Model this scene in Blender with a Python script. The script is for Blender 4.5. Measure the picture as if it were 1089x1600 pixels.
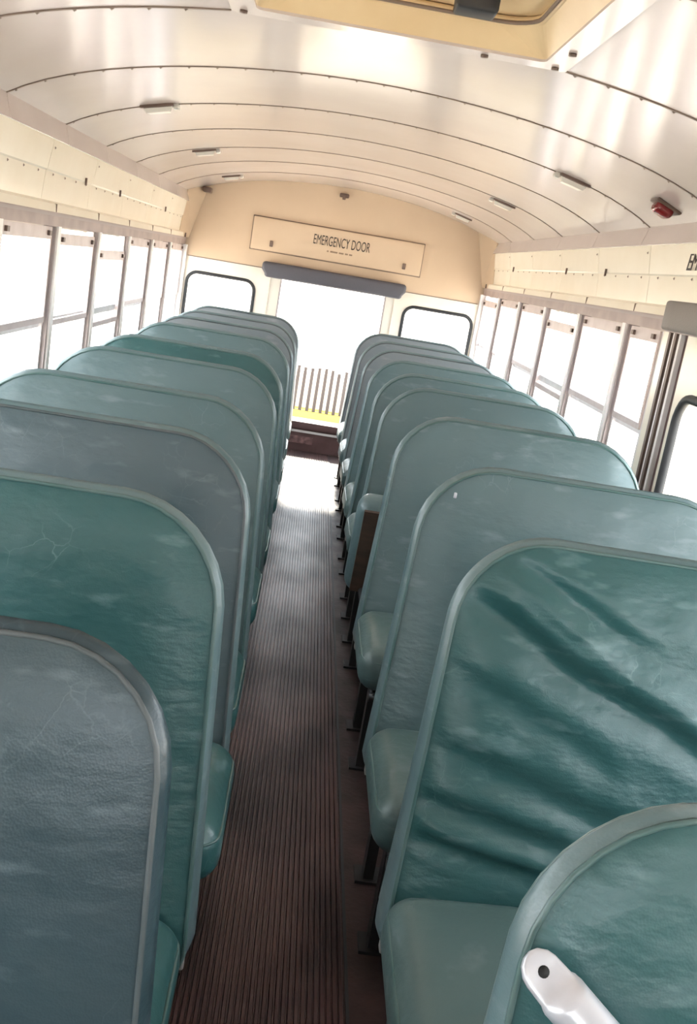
import bpy, bmesh, math, random
from mathutils import Vector, Matrix, noise
from mathutils.geometry import tessellate_polygon
random.seed(7)
for o in list(bpy.data.objects): bpy.data.objects.remove(o)
SC = bpy.context.scene
COL = SC.collection

# ------------------------------------------------------------------ camera
def make_camera():
    yaw, pt, rl = .0641, .2312, .1691
    fw = Vector((math.sin(yaw)*math.cos(pt), math.cos(yaw)*math.cos(pt), -math.sin(pt)))
    r = Vector((math.cos(yaw), -math.sin(yaw), 0)); u = r.cross(fw)
    R = r*math.cos(rl) + u*math.sin(rl); U = -r*math.sin(rl) + u*math.cos(rl)
    cd = bpy.data.cameras.new('camera'); cd.sensor_fit = 'VERTICAL'; cd.sensor_height = 36; cd.lens = 36
    cd.clip_start = .02; cd.clip_end = 500
    c = bpy.data.objects.new('camera', cd); COL.objects.link(c)
    m = Matrix((R, U, -fw)).transposed().to_4x4(); m.translation = Vector((-.103, 0, 1.371))
    c.matrix_world = m
    SC.camera = c
make_camera()

# ------------------------------------------------------------------ world, sun, exposure
W = bpy.data.worlds.new('World'); SC.world = W; W.use_nodes = True
bg = W.node_tree.nodes['Background']; bg.inputs[0].default_value = (.90, .95, 1.0, 1); bg.inputs[1].default_value = 2.1
sd = bpy.data.lights.new('sun', 'SUN'); sd.energy = 6.5; sd.angle = math.radians(7); sd.color = (1, .91, .78)
so = bpy.data.objects.new('sun', sd); COL.objects.link(so)
so.rotation_euler = Vector((.03, -1, -.72)).to_track_quat('-Z', 'Y').to_euler()
vs = SC.view_settings
vs.view_transform = 'Standard'; vs.look = 'None'; vs.gamma = 1; vs.use_curve_mapping = False; vs.exposure = 2.17
SC.cycles.use_denoising = True
SC.cycles.max_bounces = 14; SC.cycles.diffuse_bounces = 7; SC.cycles.glossy_bounces = 5; SC.cycles.transparent_max_bounces = 24
SC.cycles.sample_clamp_indirect = 12

# ------------------------------------------------------------------ dimensions (metres; x right, y to the rear of the bus, z up)
FL = -.05            # aisle floor level
D = 7.81             # rear wall
FRONT = -2.4         # behind the camera
PITCH = .744         # roof bow / window pitch
HW = 1.15            # half width at the windows
ZW = 1.39            # top of the windows
def zc(x): return 1.925 - .135*x*x - .0155*abs(x)**8
BOW = [D - k*PITCH for k in range(14)]

# ------------------------------------------------------------------ materials
MATS = {}
def mat(name, col, rough=.5, metal=0, col2=None, nscale=6, stretch=(1, 1, 1), bump=0, bscale=80, bstretch=(1, 1, 1), spec=.5, thr=(.35, .65), rvar=0, coat=0):
    m = bpy.data.materials.new(name); m.use_nodes = True; nt = m.node_tree; N = nt.nodes; L = nt.links
    b = N['Principled BSDF']
    b.inputs['Base Color'].default_value = (*col, 1); b.inputs['Roughness'].default_value = rough
    b.inputs['Metallic'].default_value = metal; b.inputs['Specular IOR Level'].default_value = spec
    b.inputs['Coat Weight'].default_value = coat
    tc = N.new('ShaderNodeTexCoord')
    if col2 or rvar:
        mp = N.new('ShaderNodeMapping'); mp.inputs['Scale'].default_value = stretch; L.new(tc.outputs['Object'], mp.inputs[0])
        nz = N.new('ShaderNodeTexNoise'); nz.inputs['Scale'].default_value = nscale; nz.inputs['Detail'].default_value = 6; L.new(mp.outputs[0], nz.inputs['Vector'])
        rp = N.new('ShaderNodeMapRange'); rp.inputs[1].default_value = thr[0]; rp.inputs[2].default_value = thr[1]; L.new(nz.outputs['Fac'], rp.inputs[0])
        if col2:
            mx = N.new('ShaderNodeMix'); mx.data_type = 'RGBA'; mx.inputs[6].default_value = (*col, 1); mx.inputs[7].default_value = (*col2, 1)
            L.new(rp.outputs[0], mx.inputs[0]); L.new(mx.outputs[2], b.inputs['Base Color'])
        if rvar:
            r2 = N.new('ShaderNodeMapRange'); r2.inputs[3].default_value = rough - rvar; r2.inputs[4].default_value = rough + rvar
            L.new(rp.outputs[0], r2.inputs[0]); L.new(r2.outputs[0], b.inputs['Roughness'])
    if bump:
        mp = N.new('ShaderNodeMapping'); mp.inputs['Scale'].default_value = bstretch; L.new(tc.outputs['Object'], mp.inputs[0])
        nz = N.new('ShaderNodeTexNoise'); nz.inputs['Scale'].default_value = bscale; nz.inputs['Detail'].default_value = 5; L.new(mp.outputs[0], nz.inputs['Vector'])
        bp = N.new('ShaderNodeBump'); bp.inputs['Strength'].default_value = bump; bp.inputs['Distance'].default_value = .01
        L.new(nz.outputs['Fac'], bp.inputs['Height']); L.new(bp.outputs[0], b.inputs['Normal'])
    MATS[name] = m
    return m

def vinyl(name, col, col2, worn, rough, crumple=.24):
    """Aged vinyl: blotchy colour, pale scuffs, fine grain and soft crumples."""
    m = bpy.data.materials.new(name); m.use_nodes = True; nt = m.node_tree; N = nt.nodes; L = nt.links
    b = N['Principled BSDF']; b.inputs['Roughness'].default_value = rough; b.inputs['Specular IOR Level'].default_value = .6
    tc = N.new('ShaderNodeTexCoord'); gi = N.new('ShaderNodeObjectInfo')
    off = N.new('ShaderNodeVectorMath'); off.operation = 'ADD'; L.new(tc.outputs['Object'], off.inputs[0])
    sc = N.new('ShaderNodeVectorMath'); sc.operation = 'SCALE'; sc.inputs[0].default_value = (17, 31, 23); L.new(gi.outputs['Random'], sc.inputs['Scale']); L.new(sc.outputs[0], off.inputs[1])
    def nz(scale, stretch=(1, 1, 1), detail=6, rot=(0, 0, 0)):
        mp = N.new('ShaderNodeMapping'); mp.inputs['Scale'].default_value = stretch; mp.inputs['Rotation'].default_value = rot; L.new(off.outputs[0], mp.inputs[0])
        n = N.new('ShaderNodeTexNoise'); n.inputs['Scale'].default_value = scale; n.inputs['Detail'].default_value = detail; L.new(mp.outputs[0], n.inputs['Vector']); return n
    def rng(src, a, c):
        r = N.new('ShaderNodeMapRange'); r.inputs[1].default_value = a; r.inputs[2].default_value = c; L.new(src, r.inputs[0]); return r.outputs[0]
    def mix(f, A, B):
        x = N.new('ShaderNodeMix'); x.data_type = 'RGBA'; L.new(f, x.inputs[0])
        for i, v in ((6, A), (7, B)):
            if isinstance(v, tuple): x.inputs[i].default_value = (*v, 1)
            else: L.new(v, x.inputs[i])
        return x.outputs[2]
    c = mix(rng(nz(3.5).outputs['Fac'], .35, .65), col, col2)
    sp = nz(9, (1, 1, 3.2), 8, (0, .6, 0))
    c = mix(rng(sp.outputs['Fac'], .60, .80), c, worn)
    wv = N.new('ShaderNodeTexVoronoi'); wv.feature = 'DISTANCE_TO_EDGE'; wv.inputs['Scale'].default_value = 16
    wa = N.new('ShaderNodeVectorMath'); wa.operation = 'MULTIPLY_ADD'; wa.inputs[1].default_value = (.22, .22, .22); L.new(nz(5).outputs['Color'], wa.inputs[0]); L.new(off.outputs[0], wa.inputs[2]); L.new(wa.outputs[0], wv.inputs['Vector'])
    ln = N.new('ShaderNodeMapRange'); ln.inputs[1].default_value = .0; ln.inputs[2].default_value = .022; ln.inputs[3].default_value = 1; ln.inputs[4].default_value = 0; L.new(wv.outputs['Distance'], ln.inputs[0])
    ml = N.new('ShaderNodeMath'); ml.operation = 'MULTIPLY'; L.new(ln.outputs[0], ml.inputs[0]); L.new(rng(nz(4.5, (1, 1, 1.5)).outputs['Fac'], .54, .70), ml.inputs[1])
    m5 = N.new('ShaderNodeMath'); m5.operation = 'MULTIPLY'; m5.inputs[1].default_value = .55; L.new(ml.outputs[0], m5.inputs[0])
    c = mix(m5.outputs[0], c, worn)
    L.new(c, b.inputs['Base Color'])
    r = N.new('ShaderNodeMapRange'); r.inputs[3].default_value = max(.285, rough - .04); r.inputs[4].default_value = rough + .12
    L.new(nz(14).outputs['Fac'], r.inputs[0]); L.new(r.outputs[0], b.inputs['Roughness'])
    cr = nz(11, (1, 1, 2.2), 3); vo = N.new('ShaderNodeTexVoronoi'); vo.inputs['Scale'].default_value = 380; L.new(tc.outputs['Object'], vo.inputs['Vector'])
    b1 = N.new('ShaderNodeBump'); b1.inputs['Strength'].default_value = crumple; b1.inputs['Distance'].default_value = .02; L.new(cr.outputs['Fac'], b1.inputs['Height'])
    b2 = N.new('ShaderNodeBump'); b2.inputs['Strength'].default_value = .06; b2.inputs['Distance'].default_value = .003; L.new(vo.outputs['Distance'], b2.inputs['Height']); L.new(b1.outputs[0], b2.inputs['Normal'])
    L.new(b2.outputs[0], b.inputs['Normal'])
    MATS[name] = m

vinyl('vinyl_teal', (.036, .100, .112), (.050, .118, .130), (.13, .21, .22), .32)
vinyl('vinyl_green', (.026, .094, .096), (.036, .112, .114), (.15, .25, .26), .29)
vinyl('vinyl_dark', (.022, .046, .058), (.030, .058, .070), (.10, .14, .16), .30, .10)
vinyl('vinyl_slate', (.062, .098, .112), (.076, .112, .126), (.15, .19, .21), .32)
vinyl('vinyl_mid_haze', (.092, .155, .168), (.112, .174, .186), (.19, .25, .27), .32)  # middle rows: base colour lifted to carry the hazy light
vinyl('vinyl_far_haze', (.160, .200, .225), (.19, .218, .238), (.27, .30, .32), .36)  # far rows: window haze and flare put into a paler, greyer colour
vinyl('vinyl_band_lit', (.095, .155, .165), (.13, .19, .20), (.24, .30, .31), .28, .12)  # side bands: window reflection painted in as a lighter colour
vinyl('vinyl_dusty', (.066, .118, .116), (.085, .134, .132), (.17, .22, .22), .38)
mat('piping', (.09, .16, .155), .3, col2=(.20, .24, .23), nscale=9)
mat('piping_slate', (.055, .075, .08), .35, col2=(.10, .115, .12), nscale=9)
mat('piping_green', (.055, .125, .12), .3, col2=(.10, .16, .155), nscale=9)
mat('ceiling_paint', (.575, .505, .485), .15, col2=(.61, .54, .52), nscale=2.5, bump=.03, bscale=4, spec=.6)
mat('cream_overexposed', (.84, .79, .70), .4, col2=(.80, .74, .64), nscale=4)  # whiter cream with the overexposed light at the rear painted in
mat('cream_paint', (.90, .85, .73), .25, col2=(.87, .81, .68), nscale=4, bump=.04, bscale=12)
mat('rear_paint', (.66, .515, .37), .45, col2=(.62, .48, .34), nscale=3, bump=.03, bscale=10)
mat('hatch_plastic', (.72, .57, .36), .35, col2=(.66, .50, .30), nscale=5)
mat('seam_dark', (.21, .155, .125), .7)
mat('rivet', (.24, .19, .16), .5, .2)
mat('roof_shell', (.35, .33, .30), .8)
mat('alu', (.78, .75, .76), .42, .2, col2=(.66, .63, .63), nscale=12)
mat('header_metal', (.40, .32, .30), .5, .1, col2=(.32, .255, .24), nscale=9)
mat('sash_metal', (.62, .54, .53), .45, .15, col2=(.52, .44, .43), nscale=9)
mat('post_paint', (.86, .84, .84), .4, col2=(.78, .75, .74), nscale=14)
mat('channel', (.40, .345, .34), .6)
mat('rubber_black', (.022, .024, .028), .55)
mat('header_pad', (.085, .085, .105), .6, bump=.15, bscale=140)
mat('header_box', (.20, .175, .165), .55, bump=.1, bscale=120)
mat('lens_white', (.82, .80, .74), .25)
mat('bracket_brown', (.15, .10, .08), .45)
mat('lens_red', (.22, .02, .022), .2, coat=.4)
mat('lettering', (.045, .035, .03), .6)
mat('lettering_faded', (.28, .20, .14), .7)
mat('black_steel', (.012, .011, .012), .45)
mat('bracket_steel', (.62, .60, .56), .4, .5)
mat('silver_paint', (.72, .73, .78), .28, .35, col2=(.62, .63, .68), nscale=16)
mat('hole_dark', (.01, .01, .01), .8)
mat('plywood', (.085, .055, .04), .75, col2=(.05, .034, .026), nscale=6, stretch=(1, 6, 1))
mat('floor_rubber', (.066, .042, .041), .45, spec=.22, col2=(.027, .019, .019), nscale=7, rvar=.08, bump=.12, bscale=60)
mat('mat_rubber', (.105, .056, .053), .42, spec=.22, col2=(.036, .020, .020), nscale=5, stretch=(1, .55, 1), rvar=.05)
mat('sill_brown', (.085, .045, .045), .45, col2=(.12, .065, .065), nscale=10)
mat('kick_plate', (.30, .17, .17), .55, col2=(.10, .055, .055), nscale=26)
mat('wall_lower', (.45, .43, .38), .5)
mat('ground_sand', (.66, .59, .51), .95, col2=(.58, .51, .43), nscale=.6)
mat('fence_iron', (.04, .028, .024), .8)
mat('fence_yellow', (.50, .36, .05), .7)
mat('compound_wall', (.74, .64, .52), .9, col2=(.68, .58, .46), nscale=.8)

def glass_mat():
    m = bpy.data.materials.new('window_glass'); m.use_nodes = True; nt = m.node_tree; N = nt.nodes; L = nt.links
    N.clear(); out = N.new('ShaderNodeOutputMaterial'); t = N.new('ShaderNodeBsdfTransparent'); t.inputs[0].default_value = (.95, .96, .96, 1)
    g = N.new('ShaderNodeBsdfGlossy'); g.inputs['Roughness'].default_value = .03
    lw = N.new('ShaderNodeLayerWeight'); lw.inputs[0].default_value = .5
    pw = N.new('ShaderNodeMath'); pw.operation = 'POWER'; pw.inputs[1].default_value = 5; L.new(lw.outputs['Facing'], pw.inputs[0])
    f = N.new('ShaderNodeMath'); f.operation = 'MULTIPLY_ADD'; f.inputs[1].default_value = .25; f.inputs[2].default_value = .02; L.new(pw.outputs[0], f.inputs[0])
    x = N.new('ShaderNodeMixShader'); L.new(f.outputs[0], x.inputs[0]); L.new(t.outputs[0], x.inputs[1]); L.new(g.outputs[0], x.inputs[2]); L.new(x.outputs[0], out.inputs[0])
    MATS['window_glass'] = m
glass_mat()

# ------------------------------------------------------------------ helpers
class MB:
    """collects shapes into one mesh"""
    def __init__(s): s.v = []; s.f = []; s.sm = []
    def add(s, v, f, smooth=False):
        n = len(s.v); s.v += [tuple(p) for p in v]; s.f += [[i + n for i in q] for q in f]; s.sm += [smooth]*len(f); return s
    def box(s, x0, x1, y0, y1, z0, z1):
        x0, x1 = sorted((x0, x1)); y0, y1 = sorted((y0, y1)); z0, z1 = sorted((z0, z1))
        v = [(x, y, z) for z in (z0, z1) for y in (y0, y1) for x in (x0, x1)]
        return s.add(v, [(0, 2, 3, 1), (4, 5, 7, 6), (0, 1, 5, 4), (2, 6, 7, 3), (0, 4, 6, 2), (1, 3, 7, 5)])
    def tube(s, pts, r, n=8, closed=False, cap=True):
        pts = [Vector(p) for p in pts]; v = []; f = []; m = len(pts)
        rr = r if isinstance(r, (list, tuple)) else [r]*m
        prev = None
        for i, p in enumerate(pts):
            a = pts[(i - 1) % m] if (closed or i > 0) else p
            b = pts[(i + 1) % m] if (closed or i < m - 1) else p
            t = (b - a).normalized()
            if prev is None:
                ref = Vector((0, 0, 1)) if abs(t.z) < .9 else Vector((1, 0, 0))
                e = t.cross(ref).normalized()
            else:
                e = (prev - t*prev.dot(t)).normalized()
            prev = e; g = t.cross(e)
            for k in range(n):
                q = 2*math.pi*k/n; v.append(p + (e*math.cos(q) + g*math.sin(q))*rr[i])
        for i in range(m if closed else m - 1):
            j = (i + 1) % m
            for k in range(n): f.append((i*n + k, i*n + (k + 1) % n, j*n + (k + 1) % n, j*n + k))
        if cap and not closed: f += [tuple(range(n))[::-1], tuple(range((m - 1)*n, m*n))]
        return s.add(v, f, True)
    def rbox(s, c, h, r, n=5, bulge=None):
        """rounded box: centre c, half sizes h, corner radius r; bulge(p) moves points"""
        c = Vector(c); h = Vector(h); v = []; f = []; ix = {}
        def coords(H):
            a = [-H + r*(1 - math.cos(math.pi/2*i/n))*1.0 for i in range(n)]
            k = max(2, min(14, int(2*(H - r)/.05) + 1)); mid = [-(H - r) + 2*(H - r)*i/k for i in range(k + 1)]
            return a + mid + [-q for q in a[::-1]]
        G = [coords(q) for q in h]
        def vert(p):
            key = tuple(round(q, 6) for q in p)
            if key not in ix:
                P = Vector(p); I = Vector([max(-h[i] + r, min(h[i] - r, P[i])) for i in range(3)]); d = P - I
                Q = I + (d.normalized()*r if d.length > 1e-9 else d)
                if bulge: Q = bulge(Q)
                ix[key] = len(v); v.append(c + Q)
            return ix[key]
        for ax in range(3):
            a, b = [q for q in range(3) if q != ax]
            for sg in (-1, 1):
                for i in range(len(G[a]) - 1):
                    for j in range(len(G[b]) - 1):
                        q = []
                        for (ii, jj) in ((i, j), (i + 1, j), (i + 1, j + 1), (i, j + 1)):
                            p = [0, 0, 0]; p[ax] = sg*h[ax]; p[a] = G[a][ii]; p[b] = G[b][jj]; q.append(vert(p))
                        if (sg > 0) == (ax == 1): q = q[::-1]
                        if len(set(q)) == 4: f.append(q)
        return s.add(v, f, True)
    def mesh(s, name):
        me = bpy.data.meshes.new(name); me.from_pydata(s.v, [], s.f); me.polygons.foreach_set('use_smooth', s.sm); me.update(); return me
    def build(s, name, m, parent=None):
        return put(name, s.mesh(name), m, parent)

def put(name, me, m, parent=None):
    if m and not me.materials: me.materials.append(MATS[m])
    o = bpy.data.objects.new(name, me); COL.objects.link(o)
    if parent: o.parent = parent
    return o
def empty(name, loc=(0, 0, 0)):
    o = bpy.data.objects.new(name, None); o.empty_display_size = .1; COL.objects.link(o); o.location = loc; return o
def tag(o, label, cat, group=None, kind=None):
    o['label'] = label; o['category'] = cat
    if group: o['group'] = group
    if kind: o['kind'] = kind
    return o
def struct(o, label, cat): return tag(o, label, cat, kind='structure')

def rrect(a0, a1, b0, b1, r, n=6):
    p = []
    for (ca, cb, s0) in ((a1 - r, b1 - r, 0), (a0 + r, b1 - r, 90), (a0 + r, b0 + r, 180), (a1 - r, b0 + r, 270)):
        for i in range(n + 1):
            q = math.radians(s0 + 90*i/n); p.append((ca + r*math.cos(q), cb + r*math.sin(q)))
    return p
def plate(outer, holes, to3, depth):
    """flat plate with holes; to3(a, b, d) maps plane coords and depth to 3d"""
    mb = MB(); loops = [outer] + holes
    flat = [p for l in loops for p in l]
    tr = tessellate_polygon([[Vector((*p, 0)) for p in l] for l in loops]); n = len(flat)
    v = [to3(a, b, 0) for a, b in flat] + [to3(a, b, depth) for a, b in flat]
    f = [tuple(t) for t in tr] + [tuple(i + n for i in t[::-1]) for t in tr]; k = 0
    for l in loops:
        m = len(l)
        for i in range(m): f.append((k + i, k + (i + 1) % m, k + (i + 1) % m + n, k + i + n))
        k += m
    mb.add(v, f)
    return mb
def fix_normals(o):
    bm = bmesh.new(); bm.from_mesh(o.data); bmesh.ops.recalc_face_normals(bm, faces=bm.faces); bm.to_mesh(o.data); bm.free(); return o
def text_mesh(s, size, m, parent, matrix, name='lettering', space=1.0):
    c = bpy.data.curves.new('txt', 'FONT'); c.body = s; c.size = size; c.align_x = 'CENTER'; c.align_y = 'CENTER'; c.space_character = space; c.extrude = .0008
    t = bpy.data.objects.new('txt', c); COL.objects.link(t)
    dg = bpy.context.evaluated_depsgraph_get(); me = bpy.data.meshes.new_from_object(t.evaluated_get(dg)); me.name = name
    bpy.data.objects.remove(t); bpy.data.curves.remove(c)
    me.transform(matrix); me.materials.clear()
    return put(name, me, m, parent)

# ------------------------------------------------------------------ floor and aisle mat
fl = MB().box(-1.19, 1.19, FRONT, D, FL - .06, FL).build('floor', 'floor_rubber')
struct(fl, 'dark brown rubber floor under the rows of seats', 'floor')
SEAM = .174
mb = MB(); prof = []; x = -.19; p_ = .0128
while x < SEAM - .012:
    prof += [(x, .0005), (x + .0015, .0070), (x + .0080, .0070), (x + .0095, .0005)]; x += p_
n = len(prof); ys = [FRONT + .01, 0, 1.5, 3, 4.5, 6, D - .03]; v = []; f = []
for y in ys: v += [(px, y, FL + pz) for px, pz in prof]
for j in range(len(ys) - 1):
    for i in range(n - 1): f.append((j*n + i, j*n + i + 1, (j + 1)*n + i + 1, (j + 1)*n + i))
mb.add(v, f); am = mb.build('aisle_mat', 'mat_rubber', fl)
MB().box(SEAM - .004, SEAM + .003, FRONT + .01, D - .03, FL, FL + .004).build('seam_strip', 'rubber_black', fl)

# ------------------------------------------------------------------ ceiling: roof shell, one panel per bay, rivet rows, hatch
HX0, HX1 = -.40, .395            # hatch flange
HY1, HY0 = BOW[7] - .012, BOW[7] - .80
def arch(x0, x1, y0, y1, dz, nseg, thick):
    mb = MB(); xs = [x0 + (x1 - x0)*i/nseg for i in range(nseg + 1)]; m = nseg + 1
    row = lambda y, zz: [(x, y, zc(x) + dz + zz) for x in xs]
    mb.add(row(y0, 0) + row(y1, 0), [(i, m + i, m + i + 1, i + 1) for i in range(nseg)], True)
    mb.add(row(y0, thick) + row(y1, thick), [(i, i + 1, m + i + 1, m + i) for i in range(nseg)], True)
    mb.add(row(y0, 0) + row(y0, thick), [(i, i + 1, m + i + 1, m + i) for i in range(nseg)])
    mb.add(row(y1, 0) + row(y1, thick), [(i, m + i, m + i + 1, i + 1) for i in range(nseg)])
    for x, fl_ in ((x0, 0), (x1, 1)):
        q = [(x, y0, zc(x) + dz), (x, y1, zc(x) + dz), (x, y1, zc(x) + dz + thick), (x, y0, zc(x) + dz + thick)]
        mb.add(q, [(0, 1, 2, 3) if fl_ else (3, 2, 1, 0)])
    return mb
sh = MB()
for (x0, x1, y0, y1) in ((-1.2, 1.2, HY1 - .05, D + .06), (-1.2, 1.2, FRONT - .06, HY0 + .05), (-1.2, HX0 + .06, HY0 + .05, HY1 - .05), (HX1 - .06, 1.2, HY0 + .05, HY1 - .05)):
    a = arch(x0, x1, y0, y1, .022, 24, .03); sh.add(a.v, a.f)
ce = sh.build('ceiling', 'seam_dark'); struct(ce, 'arched cream metal bus ceiling with riveted seams', 'ceiling')
G = .0032
def panel(x0, x1, y0, y1):
    o = arch(x0, x1, y0, y1, 0, max(6, int((x1 - x0)/.06)), .004).build('ceiling_panel', 'ceiling_paint', ce)
    return o
XE = 1.135
for k in range(13):
    y1 = BOW[k] - G; y0 = BOW[k + 1] + G
    if k == 7:
        panel(-XE, HX0 - .002, y0, y1); panel(HX1 + .002, XE, y0, y1)
    elif k == 8:
        panel(-XE, XE, y0, HY0 - .002)
        panel(-XE, HX0 - .002, HY0, y1); panel(HX1 + .002, XE, HY0, y1)
    else: panel(-XE, XE, y0, y1)
panel(-XE, XE, FRONT, BOW[13] - G)
riv = MB().add([(.0042*math.cos(a*math.pi/3), .0042*math.sin(a*math.pi/3), 0) for a in range(6)] + [(0, 0, -.0036)], [(a, 6, (a + 1) % 6) for a in range(6)], True)
def rivet_rows(pts, parent, name='rivet_row', s=1.0, m='rivet', axis='z'):
    mb = MB()
    for p in pts:
        if axis == 'z': vv = [(p[0] + q[0]*s, p[1] + q[1]*s, p[2] + q[2]*s) for q in riv.v]
        else:
            sg = -1 if p[0] > 0 else 1
            vv = [(p[0] - q[2]*s*sg, p[1] + q[1]*s, p[2] + q[0]*s) for q in riv.v]
        mb.add(vv, riv.f, True)
    o = mb.build(name, m, parent); o['kind'] = 'stuff'; return o
for k in range(1, 14):
    if k == 7: segs = ((-XE, HX0 - .004), (HX1 + .004, XE))
    elif k == 8: segs = ((-XE, HX0 - .004), (HX1 + .004, XE))
    else: segs = ((-XE, XE),)
    for (x0, x1) in segs: arch(x0, x1, BOW[k] - .0055, BOW[k] + .0055, -.0022, max(6, int((x1 - x0)/.06)), .004).build('seam_bead', 'seam_dark', ce)
for k in range(1, 12):
    pts = []
    for i in range(-13, 14):
        x = i*.085
        if k in (7, 8) and HX0 - .03 < x < HX1 + .03: continue
        pts.append((x, BOW[k] + .014, zc(x) - .0002))
    rivet_rows(pts, ce, s=1.5)

# hatch in the roof
ha = empty('roof_hatch', ((HX0 + HX1)/2, (HY0 + HY1)/2, 1.9))
tag(ha, 'square cream roof hatch with recessed lid at the top edge of the photo', 'hatch')
ox, oy = ha.location.x, ha.location.y
def hp(mb, name, m, par=None):
    for i, q in enumerate(mb.v): mb.v[i] = (q[0] - (ox if not par else ox), q[1] - oy, q[2] - 1.9)
    return fix_normals(mb.build(name, m, par or ha))
hx0, hx1, hy0, hy1 = HX0, HX1, HY0, HY1
ZF = 1.898
mbf = plate(rrect(hx0, hx1, hy0, hy1, .012), [rrect(hx0 + .062, hx1 - .062, hy0 + .062, hy1 - .062, .02)], lambda a, b, d: (a, b, ZF + d), .028)
hp(mbf, 'flange', 'ceiling_paint')
# sloping recess
i0 = rrect(hx0 + .060, hx1 - .060, hy0 + .060, hy1 - .060, .02, 6); i1 = rrect(hx0 + .100, hx1 - .100, hy0 + .100, hy1 - .100, .09, 6)
mb = MB(); nn = len(i0); mb.add([(a, b, ZF + .004) for a, b in i0] + [(a, b, ZF + .055) for a, b in i1], [(i, (i + 1) % nn, nn + (i + 1) % nn, nn + i) for i in range(nn)])
hp(mb, 'recess', 'hatch_plastic')
mb = plate(rrect(hx0 + .095, hx1 - .095, hy0 + .095, hy1 - .095, .09), [], lambda a, b, d: (a, b, ZF + .075 + d), .012); hp(mb, 'lid', 'hatch_plastic')
i2 = rrect(hx0 + .100, hx1 - .100, hy0 + .100, hy1 - .100, .09, 6)
mb = MB().tube([(a, b, ZF + .064) for a, b in i2], .011, 8, True); hp(mb, 'rim_seal', 'hatch_plastic')
mb = MB().tube([(a, b, ZF + .058) for a, b in rrect(hx0 + .110, hx1 - .110, hy0 + .110, hy1 - .110, .085, 6)], .0045, 6, True); hp(mb, 'seal_line', 'seam_dark')
mb = MB().rbox((.135, hy1 - .235, ZF + .055), (.045, .04, .022), .008, 2); hp(mb, 'handle', 'rubber_black')
for (a, b) in ((hx1 - .032, hy1 - .034), (hx1 - .03, hy1 - .20), (hx0 + .03, hy1 - .03), (hx1 - .20, hy1 - .03)): hp(MB().tube([(a, b, ZF), (a, b, ZF - .006)], .009, 8), 'bolt', 'bracket_brown')
mb = MB().box(hx0 + .02, hx1 - .02, hy0 + .02, hy1 - .02, ZF + .10, ZF + .13); hp(mb, 'outer_cover', 'roof_shell')

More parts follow.
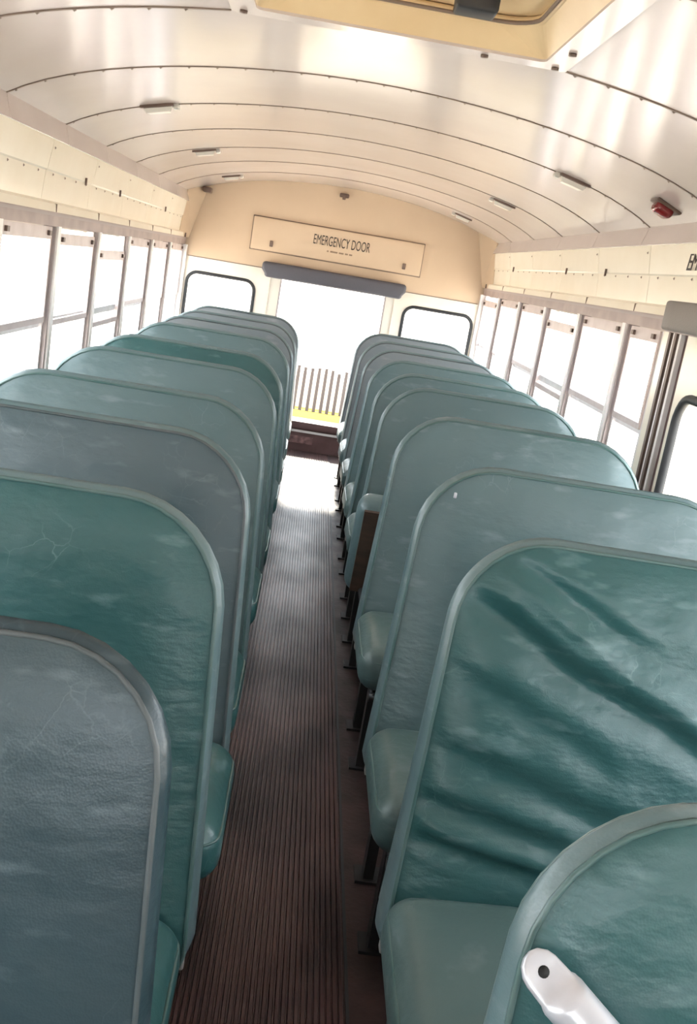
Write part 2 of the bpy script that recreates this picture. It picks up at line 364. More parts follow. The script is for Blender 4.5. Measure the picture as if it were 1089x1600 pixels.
# ------------------------------------------------------------------ side walls with cove panels, posts and windows
DOOR_Y1, DOOR_Y0 = 3.60, 2.50     # side emergency door on the right wall
def wall(sg, name, side):
    X = lambda v: sg*v
    mb = MB().box(X(1.15), X(1.19), FRONT, D, FL - .05, .60)
    mb.box(X(1.165), X(1.20), FRONT, D, ZW - .06, 1.76)
    if sg > 0: pass
    w = mb.build(name, 'wall_lower'); struct(w, 'cream metal side wall with a row of sash windows, %s in the photo' % side, 'wall')
    bays = []
    if sg < 0: ed = BOW[:12]
    else: ed = BOW[:6]
    bays = [(ed[i + 1], ed[i]) for i in range(len(ed) - 1)]
    if sg > 0:
        bays.append((DOOR_Y1 + .03, BOW[5])); e2 = [DOOR_Y0 - .02 - .744*i for i in range(5)]
        bays += [(e2[i + 1], e2[i]) for i in range(4)]
    # sill and header rail
    MB().box(X(1.09), X(1.19), FRONT, D, .58, .62).build('window_sill', 'alu', w)
    # cove: sloped strip, panels, lip
    for k in range(13):
        y0, y1 = BOW[k + 1] + .0015, BOW[k] - .0015
        if k == 0: y1 -= .16
        a, b, t = (1.128, 1.712), (1.108, 1.640), .003
        MB().add([(X(a[0]), y0, a[1]), (X(a[0]), y1, a[1]), (X(b[0]), y1, b[1]), (X(b[0]), y0, b[1]),
                  (X(a[0] + .02), y0, a[1] + .03), (X(a[0] + .02), y1, a[1] + .03), (X(b[0] + .03), y1, b[1]), (X(b[0] + .03), y0, b[1])],
                 [(0, 1, 2, 3), (4, 7, 6, 5), (0, 4, 5, 1), (3, 2, 6, 7), (0, 3, 7, 4), (1, 5, 6, 2)]).build('cove_strip', 'ceiling_paint', w)
    for k in range(13):
        off = -.18 if sg < 0 else -.10
        y0, y1 = BOW[k + 1] + off + .002, BOW[k] + off - .002
        if k == 0: y1 = D - .20
        pr = [(1.118, 1.644), (1.124, 1.600), (1.134, 1.536), (1.139, 1.530), (1.148, 1.425)]
        v = []; m = len(pr)
        for y in (y0, y1): v += [(X(px), y, pz) for px, pz in pr]
        for y in (y0, y1): v += [(X(px + .004), y, pz) for px, pz in pr]
        f = []
        for i in range(m - 1): f += [(i, i + 1, m + i + 1, m + i), (2*m + i, 3*m + i, 3*m + i + 1, 2*m + i + 1), (i, 2*m + i, 2*m + i + 1, i + 1), (m + i, m + i + 1, 3*m + i + 1, 3*m + i)]
        f += [(0, m, 3*m, 2*m), (m - 1, 3*m - 1, 4*m - 1, 2*m - 1)]
        fix_normals(MB().add(v, f).build('cove_panel', 'cream_paint', w))
        if k < 8:
            rivet_rows([(X(1.1365), y0 + .09 + .18*i, 1.522) for i in range(4)] + [(X(1.119), y0 + .02, 1.612)], w, s=1.3, axis='x')
            if k in (1, 3, 4, 6): MB().box(X(1.132), X(1.124), y1 - .15, y1 - .142, 1.52, 1.55).build('panel_clip', 'bracket_brown', w)
    mb = MB()
    mb.add([(X(1.148), FRONT, 1.428), (X(1.148), D - .2, 1.428), (X(1.115), D - .2, 1.418), (X(1.115), FRONT, 1.418), (X(1.112), FRONT, ZW), (X(1.112), D - .2, ZW), (X(1.17), FRONT, ZW), (X(1.17), D - .2, ZW)],
           [(0, 1, 2, 3), (3, 2, 5, 4), (4, 5, 7, 6)])
    fix_normals(mb.build('cove_lip', 'cream_paint', w))
    for k in range(9):
        MB().box(X(1.1105), X(1.12), BOW[k] - .09, BOW[k] - .084, ZW, 1.42).build('lip_joint', 'seam_dark', w)
    MB().box(X(1.118), X(1.165), FRONT, D - .01, ZW - .052, ZW).build('header_rail', 'header_metal', w)
    mb = MB()
    mb.box(X(1.1165), X(1.12), FRONT, D - .02, ZW - .014, ZW - .004); mb.build('header_gap', 'channel', w)
    # corner panel to the rear wall
    yb = D - .20
    q = [(X(1.118), yb, 1.72), (X(1.148), yb, ZW), (X(1.10), D - .004, ZW), (X(1.00), D - .004, 1.78)]
    q2 = [(X(1.16), yb, 1.72), (X(1.18), yb, ZW), (X(1.15), D, ZW), (X(1.10), D, 1.80)]
    fix_normals(MB().add(q + q2, [(0, 1, 2, 3), (7, 6, 5, 4), (0, 4, 5, 1), (1, 5, 6, 2), (2, 6, 7, 3), (3, 7, 4, 0)]).build('corner_panel', 'rear_paint', w))
    return w, bays
wl, bays_l = wall(-1, 'wall_left', 'left')
wr, bays_r = wall(1, 'wall_right', 'right')
WN = [0]
def window(sg, y0, y1, w, drop=0.0, seen=True, which=''):
    WN[0] += 1
    X = lambda v: sg*v
    e = empty('window_%d' % WN[0], (X(HW), (y0 + y1)/2, .62)); struct(e, 'sash bus window with pale metal frame, ' + which, 'window')
    L = e.location
    def b(mb, name, m, par=None):
        for i, q in enumerate(mb.v): mb.v[i] = (q[0] - L.x, q[1] - L.y, q[2] - L.z)
        return mb.build(name, m, par or e)
    a0, a1 = y0 + .036, y1 - .036
    zt = ZW - .055
    b(MB().box(X(1.135), X(1.165), a0, a0 + .020, .62, zt).box(X(1.135), X(1.165), a1 - .020, a1, .62, zt)
      .box(X(1.135), X(1.165), a0 + .02, a1 - .02, .62, .645), 'window_frame', 'alu')
    top = b(MB().box(X(1.128), X(1.142), a0 + .018, a1 - .018, zt - .045 - drop, zt - drop).box(X(1.128), X(1.142), a0 + .018, a1 - .018, .975 - drop, .998 - drop)
            .box(X(1.128), X(1.142), a0 + .018, a0 + .032, .998 - drop, zt - .045 - drop).box(X(1.128), X(1.142), a1 - .032, a1 - .018, .998 - drop, zt - .045 - drop), 'upper_sash', 'sash_metal')
    b(MB().box(X(1.133), X(1.137), a0 + .03, a1 - .03, .996 - drop, zt - .043 - drop), 'upper_pane', 'window_glass', top)
    for yy in (a0 + .07, a1 - .07): b(MB().box(X(1.128), X(1.118), yy - .014, yy + .014, zt - .032 - drop, zt - .014 - drop), 'latch', 'bracket_brown', top)
    low = b(MB().box(X(1.147), X(1.160), a0 + .018, a1 - .018, .955, .985).box(X(1.147), X(1.160), a0 + .018, a1 - .018, .645, .665), 'lower_sash', 'alu')
    b(MB().box(X(1.152), X(1.156), a0 + .018, a1 - .018, .665, .956), 'lower_pane', 'window_glass', low)
ordn = ['nearest the rear wall', 'second from the rear wall', 'third from the rear wall', 'fourth from the rear wall', 'fifth from the rear wall', 'sixth from the rear wall', 'seventh from the rear wall']
for i, (y0, y1) in enumerate(bays_l):
    window(-1, y0, y1, wl, .075 if i == 3 else (.02 if i == 4 else 0), which=('left wall, ' + (ordn[i] if i < 7 else 'ahead of the view, bay %d' % (i + 1))))
for i, (y0, y1) in enumerate(bays_r):
    window(1, y0, y1, wr, .055 if i == 3 else (.03 if i == 0 else 0), which=('right wall, ' + (ordn[i] if i < 6 else 'ahead of the side door, bay %d' % (i + 1))))
def posts(sg, ys, w):
    X = lambda v: sg*v
    for y in ys:
        p = MB().box(X(1.112), X(1.19), y - .022, y + .022, .60, ZW - .05).build('window_post', 'post_paint', w)
        for s in (-1, 1):
            MB().box(X(1.120), X(1.185), y + s*.022, y + s*.037, .60, ZW - .05).build('window_channel', 'channel' if s*1 < 0 or True else 'alu', p)
posts(-1, BOW[1:12], wl); posts(1, BOW[1:6] + [DOOR_Y0 - .02 - .744*i for i in range(1, 5)], wr)
for sg, w in ((-1, wl), (1, wr)):
    MB().box(sg*1.10, sg*1.19, D - .036, D, .60, ZW - .05).build('window_post', 'post_paint', w)
    MB().box(sg*1.112, sg*1.19, FRONT, BOW[11] - .03 if sg < 0 else DOOR_Y0 - .02 - .744*4 - .03, .60, ZW - .05).build('light_block_panel', 'cream_paint', w)  # unseen solid panels added in place of front side windows to cut light

# side emergency door (right wall)
dr = empty('door_2', (1.15, (DOOR_Y0 + DOOR_Y1)/2, FL)); struct(dr, 'cream side emergency door with rubber-rimmed window at the right edge of the photo', 'door')
dl = dr.location
def db(mb, name, m, par=None, loc=None):
    loc = loc or dl
    for i, q in enumerate(mb.v): mb.v[i] = (q[0] - loc.x, q[1] - loc.y, q[2] - loc.z)
    return fix_normals(mb.build(name, m, par))
ho = rrect(2.70, 3.335, .62, 1.135, .085)
db(plate([(DOOR_Y0, .62 - .02), (3.42, .60), (3.42, ZW - .05), (DOOR_Y0, ZW - .05)], [ho], lambda a, b, d: (1.135 + d, a, b), .03), 'door_panel', 'cream_paint', dr)
db(MB().tube([(1.132, a, b) for a, b in rrect(2.692, 3.343, .612, 1.143, .09)], .016, 8, True), 'window_gasket', 'rubber_black', dr)
db(MB().box(1.146, 1.150, 2.69, 3.345, .61, 1.145), 'window_pane', 'window_glass', dr)
# ribbed jamb between the last window and the door
db(MB().box(1.125, 1.19, 3.565, 3.64, .60, ZW - .05), 'jamb_cream', 'cream_paint', dr)
for i in range(4):
    db(MB().box(1.118 + .006*(i % 2), 1.19, 3.545 - .030*i, 3.565 - .030*i, .60, ZW - .05), 'jamb_rib', 'bracket_brown' if i % 2 == 0 else 'post_paint', dr)
db(MB().box(1.14, 1.19, 3.42, 3.57, .60, ZW - .05), 'jamb_back', 'sill_brown', dr)
hb = MB().rbox((1.072, 2.88, 1.392), (.045, .52, .048), .012, 3).build('header_box', 'header_box'); tag(hb, 'grey box-shaped padded header above the side door at the right edge', 'header pad')
text_mesh('EMERGENCY DOOR', .085, 'lettering', wr, Matrix.Translation((1.122, 3.20, 1.575)) @ Matrix(((0, .07, -1), (-1, 0, 0), (0, 1, .07))).to_4x4(), space=.9)

# ------------------------------------------------------------------ rear wall, rear windows, emergency door
prof = [(x/20*1.0, zc(x/20) + .02) for x in range(-23, 24)]
outer = [(-1.17, FL)] + [(-1.17, 1.72)] + prof + [(1.17, 1.72), (1.17, FL)]
RWL = rrect(-1.075, -.575, .52, 1.155, .075); RWR = rrect(.555, 1.075, .52, 1.165, .075); DOP = rrect(-.47, .47, FL + .001, 1.27, .02)
rw = fix_normals(plate(outer, [RWL, RWR, DOP], lambda a, b, d: (a, D + d, b), .05).build('wall_rear', 'rear_paint')); struct(rw, 'cream rear wall with two small windows and the emergency door', 'wall')
fix_normals(plate([(-1.10, FL + .002), (-1.10, 1.262), (1.10, 1.262), (1.10, FL + .002)], [RWL, RWR, rrect(-.47, .47, FL + .003, 1.255, .02)], lambda a, b, d: (a, D - .003 + d, b), .003).build('lower_panel', 'cream_overexposed', rw))  # thin plate added to carry the overexposed brightness below the seam as colour
MB().box(-1.09, -.50, D - .0035, D + .01, 1.262, 1.268).box(.50, 1.09, D - .0035, D + .01, 1.262, 1.268).build('rear_seam', 'seam_dark', rw)
for nme, loop, wh in (('window_%d' % (WN[0] + 1), RWL, 'left'), ('window_%d' % (WN[0] + 2), RWR, 'right')):
    cx = sum(p[0] for p in loop)/len(loop)
    e = empty(nme, (cx, D, .8)); struct(e, 'small rear window with black rubber gasket, %s of the emergency door' % wh, 'window')
    db(MB().tube([(a, D - .004, b) for a, b in loop], .013, 8, True), 'window_gasket', 'rubber_black', e, e.location)
    db(plate(loop, [], lambda a, b, d: (a, D + .02 + d, b), .005), 'window_pane', 'window_glass', e, e.location)
d1 = empty('door_1', (0, D, FL)); struct(d1, 'rear emergency door with large glass and dark brown lower panel', 'door'); d1l = d1.location
DG = rrect(-.385, .40, .175, 1.235, .03)
db(plate(rrect(-.468, .468, .10, 1.268, .018), [DG], lambda a, b, d: (a, D + .008 + d, b), .035), 'door_frame', 'cream_overexposed', d1, d1l)
db(MB().tube([(a, D + .006, b) for a, b in DG], .007, 6, True), 'window_gasket', 'channel', d1, d1l)
db(plate(DG, [], lambda a, b, d: (a, D + .022 + d, b), .005), 'window_pane', 'window_glass', d1, d1l)
db(MB().box(-.468, .468, D - .004, D + .045, FL + .002, .125), 'lower_panel', 'sill_brown', d1, d1l)
db(MB().rbox((0, D - .006, .150), (.468, .013, .028), .006, 3), 'sill_ledge', 'sill_brown', d1, d1l)
db(MB().box(-.46, .46, D - .012, D - .004, .095, .112), 'sill_trim', 'alu', d1, d1l)
db(MB().box(-.19, .03, D - .010, D - .004, .01, .065), 'kick_plate', 'kick_plate', d1, d1l)
# emergency panel with lettering
ep = empty('access_panel', (0, D, 1.385)); tag(ep, 'long cream panel lettered EMERGENCY DOOR on the rear wall', 'panel'); el = ep.location
db(MB().rbox((-.012, D - .014, 1.507), (.633, .014, .116), .006, 2), 'panel_face', 'rear_paint', ep, el)
db(MB().rbox((-.012, D - .0035, 1.507), (.64, .0035, .123), .003, 2), 'panel_shadow_rim', 'seam_dark', ep, el)
for x in (-.495, .495): db(MB().rbox((x, D - .032, 1.445), (.012, .008, .022), .005, 2), 'panel_catch', 'bracket_brown', ep, el)
MT = lambda x, z: Matrix.Translation((x, -.0292, z)) @ Matrix.Rotation(math.pi/2, 4, 'X') @ Matrix.Diagonal((.47, 1, 1, 1))
text_mesh('EMERGENCY DOOR', .100, 'lettering', ep, MT(.015, 1.507 + .022 - 1.385), space=1.0)
mb = MB()
for (x0, x1) in ((-.085, -.072), (-.060, -.005), (.004, .040), (.050, .072), (.080, .104)): mb.box(x0, x1, -.0296, -.028, 1.455 - 1.385, 1.466 - 1.385)
mb.build('small_lettering', 'lettering_faded', ep)
hd = MB().rbox((0, D - .065, 1.262), (.535, .06, .055), .025, 4).build('header_pad', 'header_pad'); tag(hd, 'dark slate padded header bar above the rear emergency door', 'header pad')
for i, q in enumerate(hd.data.vertices):
    if q.co.z < 1.25: q.co.x *= .955
cl = MB().rbox((-.02, D - .02, 1.868), (.035, .02, .014), .008, 2).rbox((-.02, D - .03, 1.850), (.012, .014, .012), .005, 2).build('rear_lamp', 'bracket_brown'); tag(cl, 'small dark fixture at the top middle of the rear wall', 'fixture')
cb = MB().rbox((-1.0, D - .06, 1.742), (.03, .05, .018), .008, 2).build('corner_bracket', 'bracket_brown'); tag(cb, 'small dark bracket in the top left corner of the rear wall', 'bracket')

# front end behind the camera: windscreen wall, its opening kept small to cut front light
fo = [(-1.17, FL - .05), (-1.17, 1.72)] + prof + [(1.17, 1.72), (1.17, FL - .05)]
fw_ = fix_normals(plate(fo, [rrect(-1.0, 1.0, .85, 1.50, .08)], lambda a, b, d: (a, FRONT - .05 + d, b), .05).build('wall_front', 'cream_paint')); struct(fw_, 'front wall of the bus around the windscreen', 'wall')
fix_normals(plate(rrect(-1.0, 1.0, .85, 1.50, .08), [], lambda a, b, d: (a, FRONT - .03 + d, b), .005).build('windscreen_pane', 'window_glass', fw_))

# ------------------------------------------------------------------ seats
H_BACK = .75; WB = .86
def yf(t): return -.026 - (H_BACK - t)*.205
def yr(t): return -(H_BACK - t)*.075
def noise_d(p, s, seed): return noise.noise(Vector((p[0]*s + seed*7.1, p[1]*s + seed*3.7, seed*1.3)))
def back_outline(H, w, rA, rW, n=9):
    t = [0, .012, .03] + [.03 + (H - max(rA, rW) - .03)*i/10 for i in range(1, 11)]
    R = max(rA, rW); t += [H - R + R*math.sin(math.pi/2*i/n) for i in range(1, n + 1)]
    return t
TAP = [.045]
def edges(t, H, w, rA, rW, tA=TAP[0], tW=.03):
    def cor(r):
        d = 0
        if t > H - r: q = min(1, (t - (H - r))/r); d += r*(1 - math.sqrt(max(0, 1 - q*q)))
        rb = .03
        if t < rb: q = (rb - t)/rb; d += rb*(1 - math.sqrt(max(0, 1 - q*q)))
        return d
    return tA*t/H + cor(rA), w - tW*t/H - cor(rW)
def back_mesh(side, H, w, rA, rW, seed, creases=(), nu=30, extra=1, puff=.020, amp=.0035):
    """backrest; local x from the aisle edge outwards (mirrored by side), y to the rear, z up from the lower edge"""
    TAP[0] = .045 if side > 0 else .068
    T = back_outline(H, w, rA, rW)
    if extra > 1:
        T2 = []
        for a, b in zip(T[:-1], T[1:]): T2 += [a + (b - a)*i/extra for i in range(extra)]
        T = T2 + [T[-1]]
    nu *= extra; nv = len(T)
    def disp(s, t, sl, sr, front):
        d = max(0, min(s - sl, sr - s, t*1.2, (H - t)))
        b = puff*(1 - math.exp(-d/.055)) if front else .006*(1 - math.exp(-d/.05))
        if front:
            k = 1 - math.exp(-d/.03)
            b += k*amp*(noise_d((s, t*1.6), 5, seed) + .5*noise_d((s, t), 13, seed + 5))
            for (s0, t0, s1, t1, wd, dp) in creases:
                ax = Vector((s1 - s0, t1 - t0)); L = ax.length; ax /= L; q = Vector((s - s0, t - t0)); u = q.dot(ax)/L; e = q.dot(Vector((-ax.y, ax.x))) + .012*noise_d((s, t), 6, seed + 9)
                if -.15 < u < 1.15:
                    fa = max(0, min(1, (u + .15)/.25))*max(0, min(1, (1.15 - u)/.35))
                    b += k*fa*dp*(-math.exp(-(e/wd)**2) + .85*math.exp(-((e - 1.7*wd)/(1.3*wd))**2))
        return b
    mb = MB(); v = []; idx = {}
    def add(p): v.append((side*p[0], p[1], p[2])); return len(v) - 1
    for fr in (0, 1):
        for j, t in enumerate(T):
            sl, sr = edges(t, H, w, rA, rW)
            for i in range(nu + 1):
                u = i/nu; u = u + .035*math.sin(2*math.pi*u)*-1
                s = sl + (sr - sl)*u; b = disp(s, t, sl, sr, fr == 0)
                y = yf(t) - b if fr == 0 else yr(t) + b
                idx[fr, j, i] = add((s, y, t))
    f = []
    for fr in (0, 1):
        for j in range(nv - 1):
            for i in range(nu):
                q = (idx[fr, j, i], idx[fr, j, i + 1], idx[fr, j + 1, i + 1], idx[fr, j + 1, i]); f.append(q if fr == 0 else q[::-1])
    loop = [(j, 0) for j in range(nv)] + [(nv - 1, i) for i in range(1, nu + 1)] + [(j, nu) for j in range(nv - 2, -1, -1)] + [(0, i) for i in range(nu - 1, 0, -1)]
    m = len(loop); A = [idx[0, a, b] for a, b in loop]; B = [idx[1, a, b] for a, b in loop]; rings = [A]
    cen = Vector((side*w/2, 0, H*.5))
    for fr_ in (.2, .5, .8):
        ring = []
        for q in range(m):
            P = Vector(v[A[q]]).lerp(Vector(v[B[q]]), fr_)
            n1 = Vector(v[A[(q + 1) % m]]) - Vector(v[A[q - 1]]); nn_ = Vector((n1.z, 0, -n1.x))
            if nn_.length > 1e-9: nn_.normalize()
            if nn_.dot(P - cen) < 0: nn_ = -nn_
            P += nn_*.012*math.sin(math.pi*fr_); v.append(tuple(P)); ring.append(len(v) - 1)
        rings.append(ring)
    rings.append(B); fb = []
    for a, b in zip(rings[:-1], rings[1:]):
        for q in range(m): fb.append((a[q], b[q], b[(q + 1) % m], a[(q + 1) % m]))
    used = sorted({i for q in fb for i in q}); mp = {i: k for k, i in enumerate(used)}
    band = MB().add([v[i] for i in used], [tuple(mp[i] for i in q) for q in fb], True).mesh('side_band')
    bm = bmesh.new(); bm.from_mesh(band); bmesh.ops.remove_doubles(bm, verts=bm.verts, dist=1e-5); bmesh.ops.recalc_face_normals(bm, faces=bm.faces); bm.to_mesh(band); bm.free()
    band.polygons.foreach_set('use_smooth', [True]*len(band.polygons))
    nf = (nv)*(nu + 1)*2
    mb.add(v[:nf], f, True); me = mb.mesh('backrest')
    bm = bmesh.new(); bm.from_mesh(me); bmesh.ops.remove_doubles(bm, verts=bm.verts, dist=1e-5); bmesh.ops.recalc_face_normals(bm, faces=bm.faces); bm.to_mesh(me); bm.free()
    me.polygons.foreach_set('use_smooth', [True]*len(me.polygons))
    # piping loops
    T0 = back_outline(H, w, rA, rW)
    lf = [(edges(t, H, w, rA, rW)[0], t) for t in T0]; rt = [(edges(t, H, w, rA, rW)[1], t) for t in T0]
    top = [(lf[-1][0] + (rt[-1][0] - lf[-1][0])*i/6, H) for i in range(1, 6)]
    path = lf + top + rt[::-1]
    pf = MB().tube([(side*s, yf(t) - .001, t) for s, t in path], .0036, 6).mesh('piping')
    pb = MB().tube([(side*s, yr(t) + .001, t) for s, t in path], .0036, 6).mesh('piping')
    return me, pf, pb, band
def cushion_mesh(side, w, dep, th, seed):
    def bulge(Q):
        k = 1 - (abs(Q.x)/(w/2))**4; l = 1 - (abs(Q.y)/(dep/2))**4
        Q = Q.copy()
        if Q.z > 0: Q.z += .022*max(0, k)*max(0, l) + .006*noise_d((Q.x, Q.y), 9, seed) + .004*noise_d((Q.x, Q.y), 24, seed)
        return Q
    return MB().rbox((side*w/2, 0, 0), (w/2, dep/2, th/2), .055, 6, bulge).mesh('cushion')
LIB = {}
def lib(key, fn):
    if key not in LIB: LIB[key] = fn()
    return LIB[key]
CUT = .36                 # height of the cushion top
def seat(side, ytop, label, h=.957, xin=None, vin='vinyl_teal', seed=0, creases=(), extra=1, flip=False, variant=0, group=None, puff=.02, w=WB, lean=0.0, amp=.0035, rA=.165, bandm=None, coff=None):
    """side +1 right of the aisle, -1 left; ytop = rear rim of the backrest top"""
    xin = xin if xin is not None else (.187 if side > 0 else .152)
    zb = h - H_BACK; yb = ytop
    e = empty('bus_seat', (side*xin, yb, FL)); tag(e, label, 'bus seat', group)
    key = ('b', side, variant, seed if (creases or variant) else 0, extra, w, puff, rA)
    me, pf, pb, band = lib(key, lambda: back_mesh(side, H_BACK, w, rA, .19, seed, creases, extra=extra, puff=puff, amp=amp))
    def inst(name, me, m, par, loc=(0, 0, 0), rot=None):
        me2 = me
        if me.materials and me.materials[0] != MATS[m]: me2 = me.copy(); me2.materials.clear()
        o = put(name, me2, m, par); o.location = loc
        if rot: o.rotation_euler = rot
        return o
    b = inst('backrest', me, vin, e, (0, 0, zb - FL), (-lean, 0, 0) if lean else None)
    inst('side_band', band, bandm or ('vinyl_band_lit' if vin != 'vinyl_dark' else 'vinyl_dark'), b)
    inst('piping', pf, 'piping_slate' if vin in ('vinyl_slate', 'vinyl_far_haze', 'vinyl_dark') else 'piping_green', b); inst('piping', pb, 'piping', b)
    dep, th = .40, .125
    cm = lib(('c', side, w), lambda: cushion_mesh(side, w + .035, dep, th, 3))
    if not flip:
        c = inst('cushion', cm, 'vinyl_dusty' if side > 0 else 'vinyl_green', e, (-side*(coff if coff is not None else (.014 if side > 0 else .012)), -.372, (CUT if side > 0 else CUT - .03) - .075 - FL))
    else:
        c = inst('cushion', cm, vin, e, (-side*.025, -.315, .385 - FL), (math.radians(-76), 0, 0))
        pl = lib(('u', side, w), lambda: MB().box(side*.024, side*(w - .01), -dep/2 + .03, dep/2 - .03, -th/2 - .012, -th/2 + .004).mesh('underside_board'))
        inst('underside_board', pl, 'plywood', c)
    cp = lib(('cp', side, w), lambda: MB().tube([(side*(a + (w + .035)/2), b, th/2 - .030) for a, b in rrect(-(w + .035)/2 + .006, (w + .035)/2 - .006, -dep/2 + .006, dep/2 - .006, .055)], .0035, 6, True).mesh('piping'))
    inst('piping', cp, 'piping_green', c)
    # steel frame
    fr = lib(('f', side, w), lambda: MB().tube([(side*.03, -.54, .255), (side*(w - .02), -.54, .255)], .014, 8).tube([(side*.03, -.23, .255), (side*(w - .02), -.23, .255)], .014, 8)
             .tube([(side*.045, -.55, .255), (side*.045, -.10, .262)], .014, 8).tube([(side*(w - .03), -.55, .255), (side*(w - .03), -.10, .262)], .014, 8).mesh('seat_frame'))
    inst('seat_frame', fr, 'black_steel', e)
    for yy in (-.46, -.20):
        lg = lib(('l', side), lambda: MB().box(side*.035, side*.060, -.022, .022, .006, .25).mesh('leg'))
        l = inst('leg', lg, 'black_steel', e, (0, yy, 0))
        ft = lib(('t', side), lambda: MB().box(side*.015, side*.085, -.035, .035, 0, .007).mesh('foot_plate'))
        inst('foot_plate', ft, 'black_steel', l)
    wl_ = lib(('w', side, w), lambda: MB().box(side*(w - .06), side*(w - .035), -.022, .022, .0, .25).mesh('leg'))
    inst('leg', wl_, 'black_steel', e, (0, -.35, 0))
    br = lib(('k', side), lambda: MB().rbox((side*.008, -.15, .262), (.008, .012, .016), .004, 2).mesh('bracket'))
    inst('bracket', br, 'bracket_steel', e, (0, 0, 0))
    return e

z0 = .957 - H_BACK
def C(x0, z0_, x1, z1_, wd, dp, xin=.187): return (x0 - xin, z0_ - z0, x1 - xin, z1_ - z0, wd, dp)
big = (C(.255, .952, .56, .81, .016, .008), C(.25, .85, .72, .62, .026, .020), C(.26, .90, .50, .78, .013, .006), C(.24, .73, .52, .60, .02, .006),
       C(.19, .50, .50, .44, .018, .012), C(.19, .425, .48, .385, .016, .014), C(.22, .60, .62, .47, .022, .008))
sm1 = ((.06, .52, .30, .45, .014, .006), (.30, .50, .52, .58, .016, .007))
ORD = ['first', 'second', 'third', 'fourth', 'fifth', 'sixth', 'seventh', 'eighth', 'ninth', 'tenth']
seat(-1, 1.02, 'slate-grey vinyl bus seat, nearest of all on the left, dark top edge', vin='vinyl_dark', variant=1, seed=1, puff=.012, rA=.125)
seat(-1, 1.65, 'mottled green vinyl bus seat, second from the camera left of the aisle', vin='vinyl_green', variant=2, seed=2, creases=((.06, .58, .24, .50, .012, .004),), coff=-.004)
seat(-1, 2.28, 'grey-green vinyl bus seat with padded aisle edge, third left of the aisle', vin='vinyl_slate', variant=3, seed=3, creases=((.10, .60, .40, .53, .02, .006),), coff=.030)
seat(-1, 2.86, 'dark green vinyl bus seat, fourth from the camera left of the aisle', vin='vinyl_mid_haze')
seat(-1, 3.66, 'green vinyl bus seat with two short corner creases, fifth left of the aisle', vin='vinyl_mid_haze', variant=4, seed=4, creases=((.05, .63, .16, .50, .012, .008), (.12, .67, .24, .56, .012, .008)))
seat(-1, 4.27, 'bright teal topped vinyl bus seat, sixth from the camera left of the aisle', vin='vinyl_green')
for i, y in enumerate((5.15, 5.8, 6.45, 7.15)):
    seat(-1, y, '%s green vinyl bus seat in the left row%s' % (ORD[6 + i], ', last before the rear wall' if i == 3 else ''), vin='vinyl_far_haze' if i > 0 else 'vinyl_mid_haze', group='far seats left of the aisle')
seat(1, .90, 'low green vinyl bus seat at the bottom right corner beside the silver pole', h=.92, xin=.15, vin='vinyl_green', variant=5, seed=5, creases=((.18, .52, .50, .56, .03, .006), (.15, .40, .50, .46, .03, .006)), extra=2)
seat(1, 1.76, 'green vinyl bus seat with deep diagonal creases, second right of the aisle', vin='vinyl_green', variant=6, seed=6, creases=big, extra=4, puff=.024, rA=.15)
R3 = seat(1, 2.42, 'teal vinyl bus seat with small tear at its corner, third right of the aisle', vin='vinyl_mid_haze', variant=7, seed=7, creases=sm1)
tb = MB().rbox((0, 0, 0), (.0035, .003, .007), .002, 2).build('tear', 'silver_paint', R3); tb.location = (0.291 - .187, 2.355 - 2.42, 0.895 - FL); tb['label'] = 'small white tear at the corner'
seat(1, 3.25, 'smooth grey-green vinyl bus seat, fourth right of the aisle by the side door', vin='vinyl_mid_haze', variant=8, seed=8, puff=.014)
seat(1, 4.03, 'vinyl bus seat with its cushion tipped up showing brown plywood underside', vin='vinyl_mid_haze', flip=True)
seat(1, 4.57, 'green vinyl bus seat right behind the one with the tipped cushion', vin='vinyl_mid_haze')
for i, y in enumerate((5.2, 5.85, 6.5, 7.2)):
    seat(1, y, '%s green vinyl bus seat in the right row%s' % (ORD[6 + i], ', last before the rear wall' if i == 3 else ''), vin='vinyl_far_haze' if i > 0 else 'vinyl_mid_haze', group='far seats right of the aisle')

# ------------------------------------------------------------------ small things
def dome_light(x, y, label):
    e = empty('dome_light', (x, y, zc(x))); tag(e, label, 'light', 'ceiling dome lights')
    e.rotation_euler = (0, math.atan(.27*x + .124*abs(x)**7*(1 if x > 0 else -1)), 0)
    s = -1 if x > 0 else 1
    MB().box(-.062, .062, -.034, -.012, -.010, 0).build('base', 'bracket_brown', e)
    v = [(-.055, -.012, -.002), (.055, -.012, -.002), (.045, .060, -.002), (-.045, .060, -.002), (-.045, -.008, -.026), (.045, -.008, -.026), (.038, .050, -.024), (-.038, .050, -.024)]
    fix_normals(MB().add(v, [(0, 1, 2, 3), (4, 7, 6, 5), (0, 4, 5, 1), (1, 5, 6, 2), (2, 6, 7, 3), (3, 7, 4, 0)]).build('lens', 'lens_white', e))
    MB().rbox((s*.068, .005, -.010), (.012, .02, .010), .006, 2).build('switch', 'bracket_steel', e)
for i, y in enumerate((4.09, 5.66, 7.28)):
    for x in (-.80, .80):
        dome_light(x, y, 'white dome light with dark base, %s ceiling, %s' % ('left' if x < 0 else 'right', ('nearest the camera', 'middle of its row', 'nearest the rear wall')[i]))
rl = empty('red_lamp', (1.04, 3.66, zc(1.04))); tag(rl, 'red oval warning lamp on the right edge of the ceiling', 'lamp'); rl.rotation_euler = (0, math.radians(22), math.radians(0))
MB().rbox((0, 0, -.006), (.05, .042, .006), .005, 3).build('base', 'bracket_brown', rl)
MB().rbox((-.004, 0, -.022), (.036, .034, .020), .019, 5).build('lens', 'lens_red', rl)
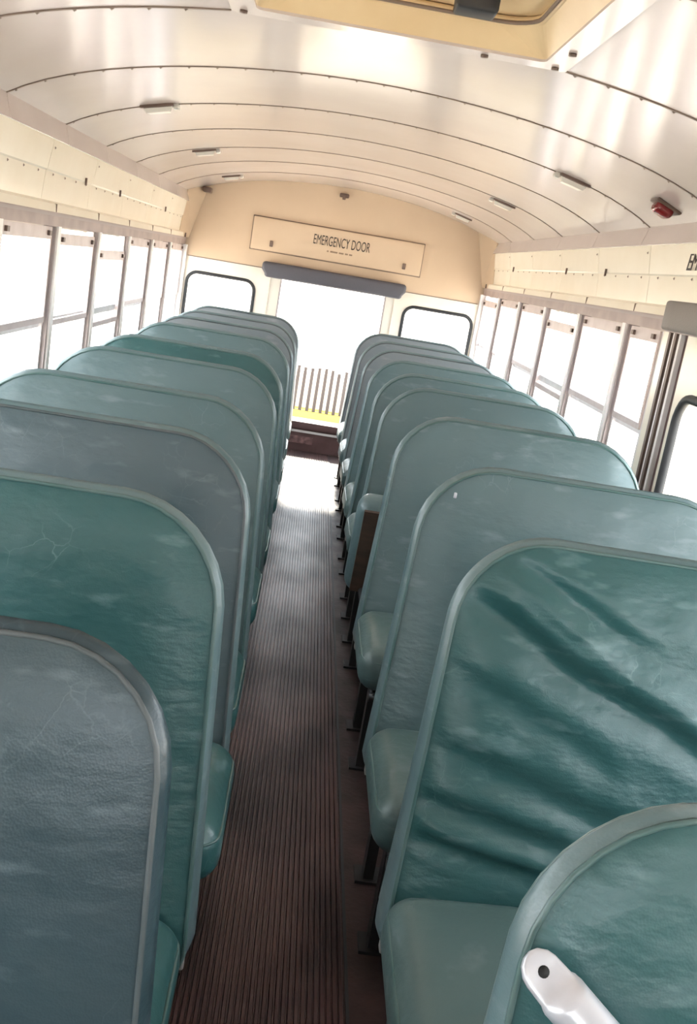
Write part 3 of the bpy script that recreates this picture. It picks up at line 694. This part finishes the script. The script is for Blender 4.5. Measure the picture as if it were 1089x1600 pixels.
# silver pole leaning on the nearest right seat
A = Vector((0.188, .79, 0.794)); B = Vector((0.240, .772, 0.753)); Cc = A + (B - A)*((A.z - .402)/(A.z - B.z))
po = empty('silver_pole', tuple(Cc)); tag(po, 'silver pole with flattened drilled end leaning across the nearest right seat', 'pole')
axis = (B - A).normalized()
nrm = Vector((.0, -.75, .66)); nrm = (nrm - axis*nrm.dot(axis)).normalized(); sd_ = axis.cross(nrm)
mb = MB(); v = []; f = []
secs = [(-.019, .005, .0035), (-.016, .0115, .004), (-.008, .0175, .0045), (.0, .0195, .0045), (.020, .0205, .005), (.024, .0225, .011), (.029, .0230, .0195), (.036, .0225, .022), (.22, .0225, .0225)]
nn = 20
for (d, a, b) in secs:
    for k in range(nn):
        q = 2*math.pi*k/nn; cx_, sy_ = math.cos(q), math.sin(q); pw = .55 if b < .01 else 1
        v.append(A + axis*d + sd_*a*math.copysign(abs(cx_)**pw, cx_) + nrm*b*math.copysign(abs(sy_)**pw, sy_))
for i in range(len(secs) - 1):
    for k in range(nn): f.append((i*nn + k, i*nn + (k + 1) % nn, (i + 1)*nn + (k + 1) % nn, (i + 1)*nn + k))
f.append(tuple(range(nn))[::-1])
mb.add(v, f, True); mb.tube([A + axis*.2, A + axis*.3, Cc], .0224, 20)
for i, q in enumerate(mb.v): mb.v[i] = tuple(Vector(q) - po.location)
fix_normals(mb.build('tube', 'silver_paint', po))
P = A - po.location
MB().tube([P + nrm*.0041, P + nrm*.0051], .0055, 14).build('bolt_hole', 'hole_dark', po)

# ------------------------------------------------------------------ outside
gr = MB().add([(-120, -120, -1.0), (120, -120, -1.0), (120, 160, -1.0), (-120, 160, -1.0)], [(0, 1, 2, 3)]).build('ground', 'ground_sand'); struct(gr, 'pale sunlit sandy ground around the bus', 'ground')
fe = empty('iron_fence', (0, 16, -1.0)); tag(fe, 'dark iron bar fence on a yellow kerb behind the bus', 'fence')
MB().box(-2.6, 2.6, -.10, .10, 0, .10).build('kerb', 'fence_yellow', fe)
bar = MB().box(-.025, .025, -.017, .017, .10, .78).mesh('fence_bar')
for i in range(-22, 23):
    o = put('fence_bar', bar, 'fence_iron', fe); o.location = (i*.108 + random.uniform(-.008, .008), 0, random.uniform(-.03, .03)*0); o.scale = (1, 1, random.uniform(.95, 1.05))
MB().box(-2.6, 2.6, -.012, .012, .12, .15).build('fence_rail', 'fence_yellow', fe)
cw = MB().box(-3.2, 3.2, 16.5, 16.62, -1.0, -.34).build('compound_wall', 'compound_wall'); tag(cw, 'low cream boundary wall behind the iron fence', 'wall')
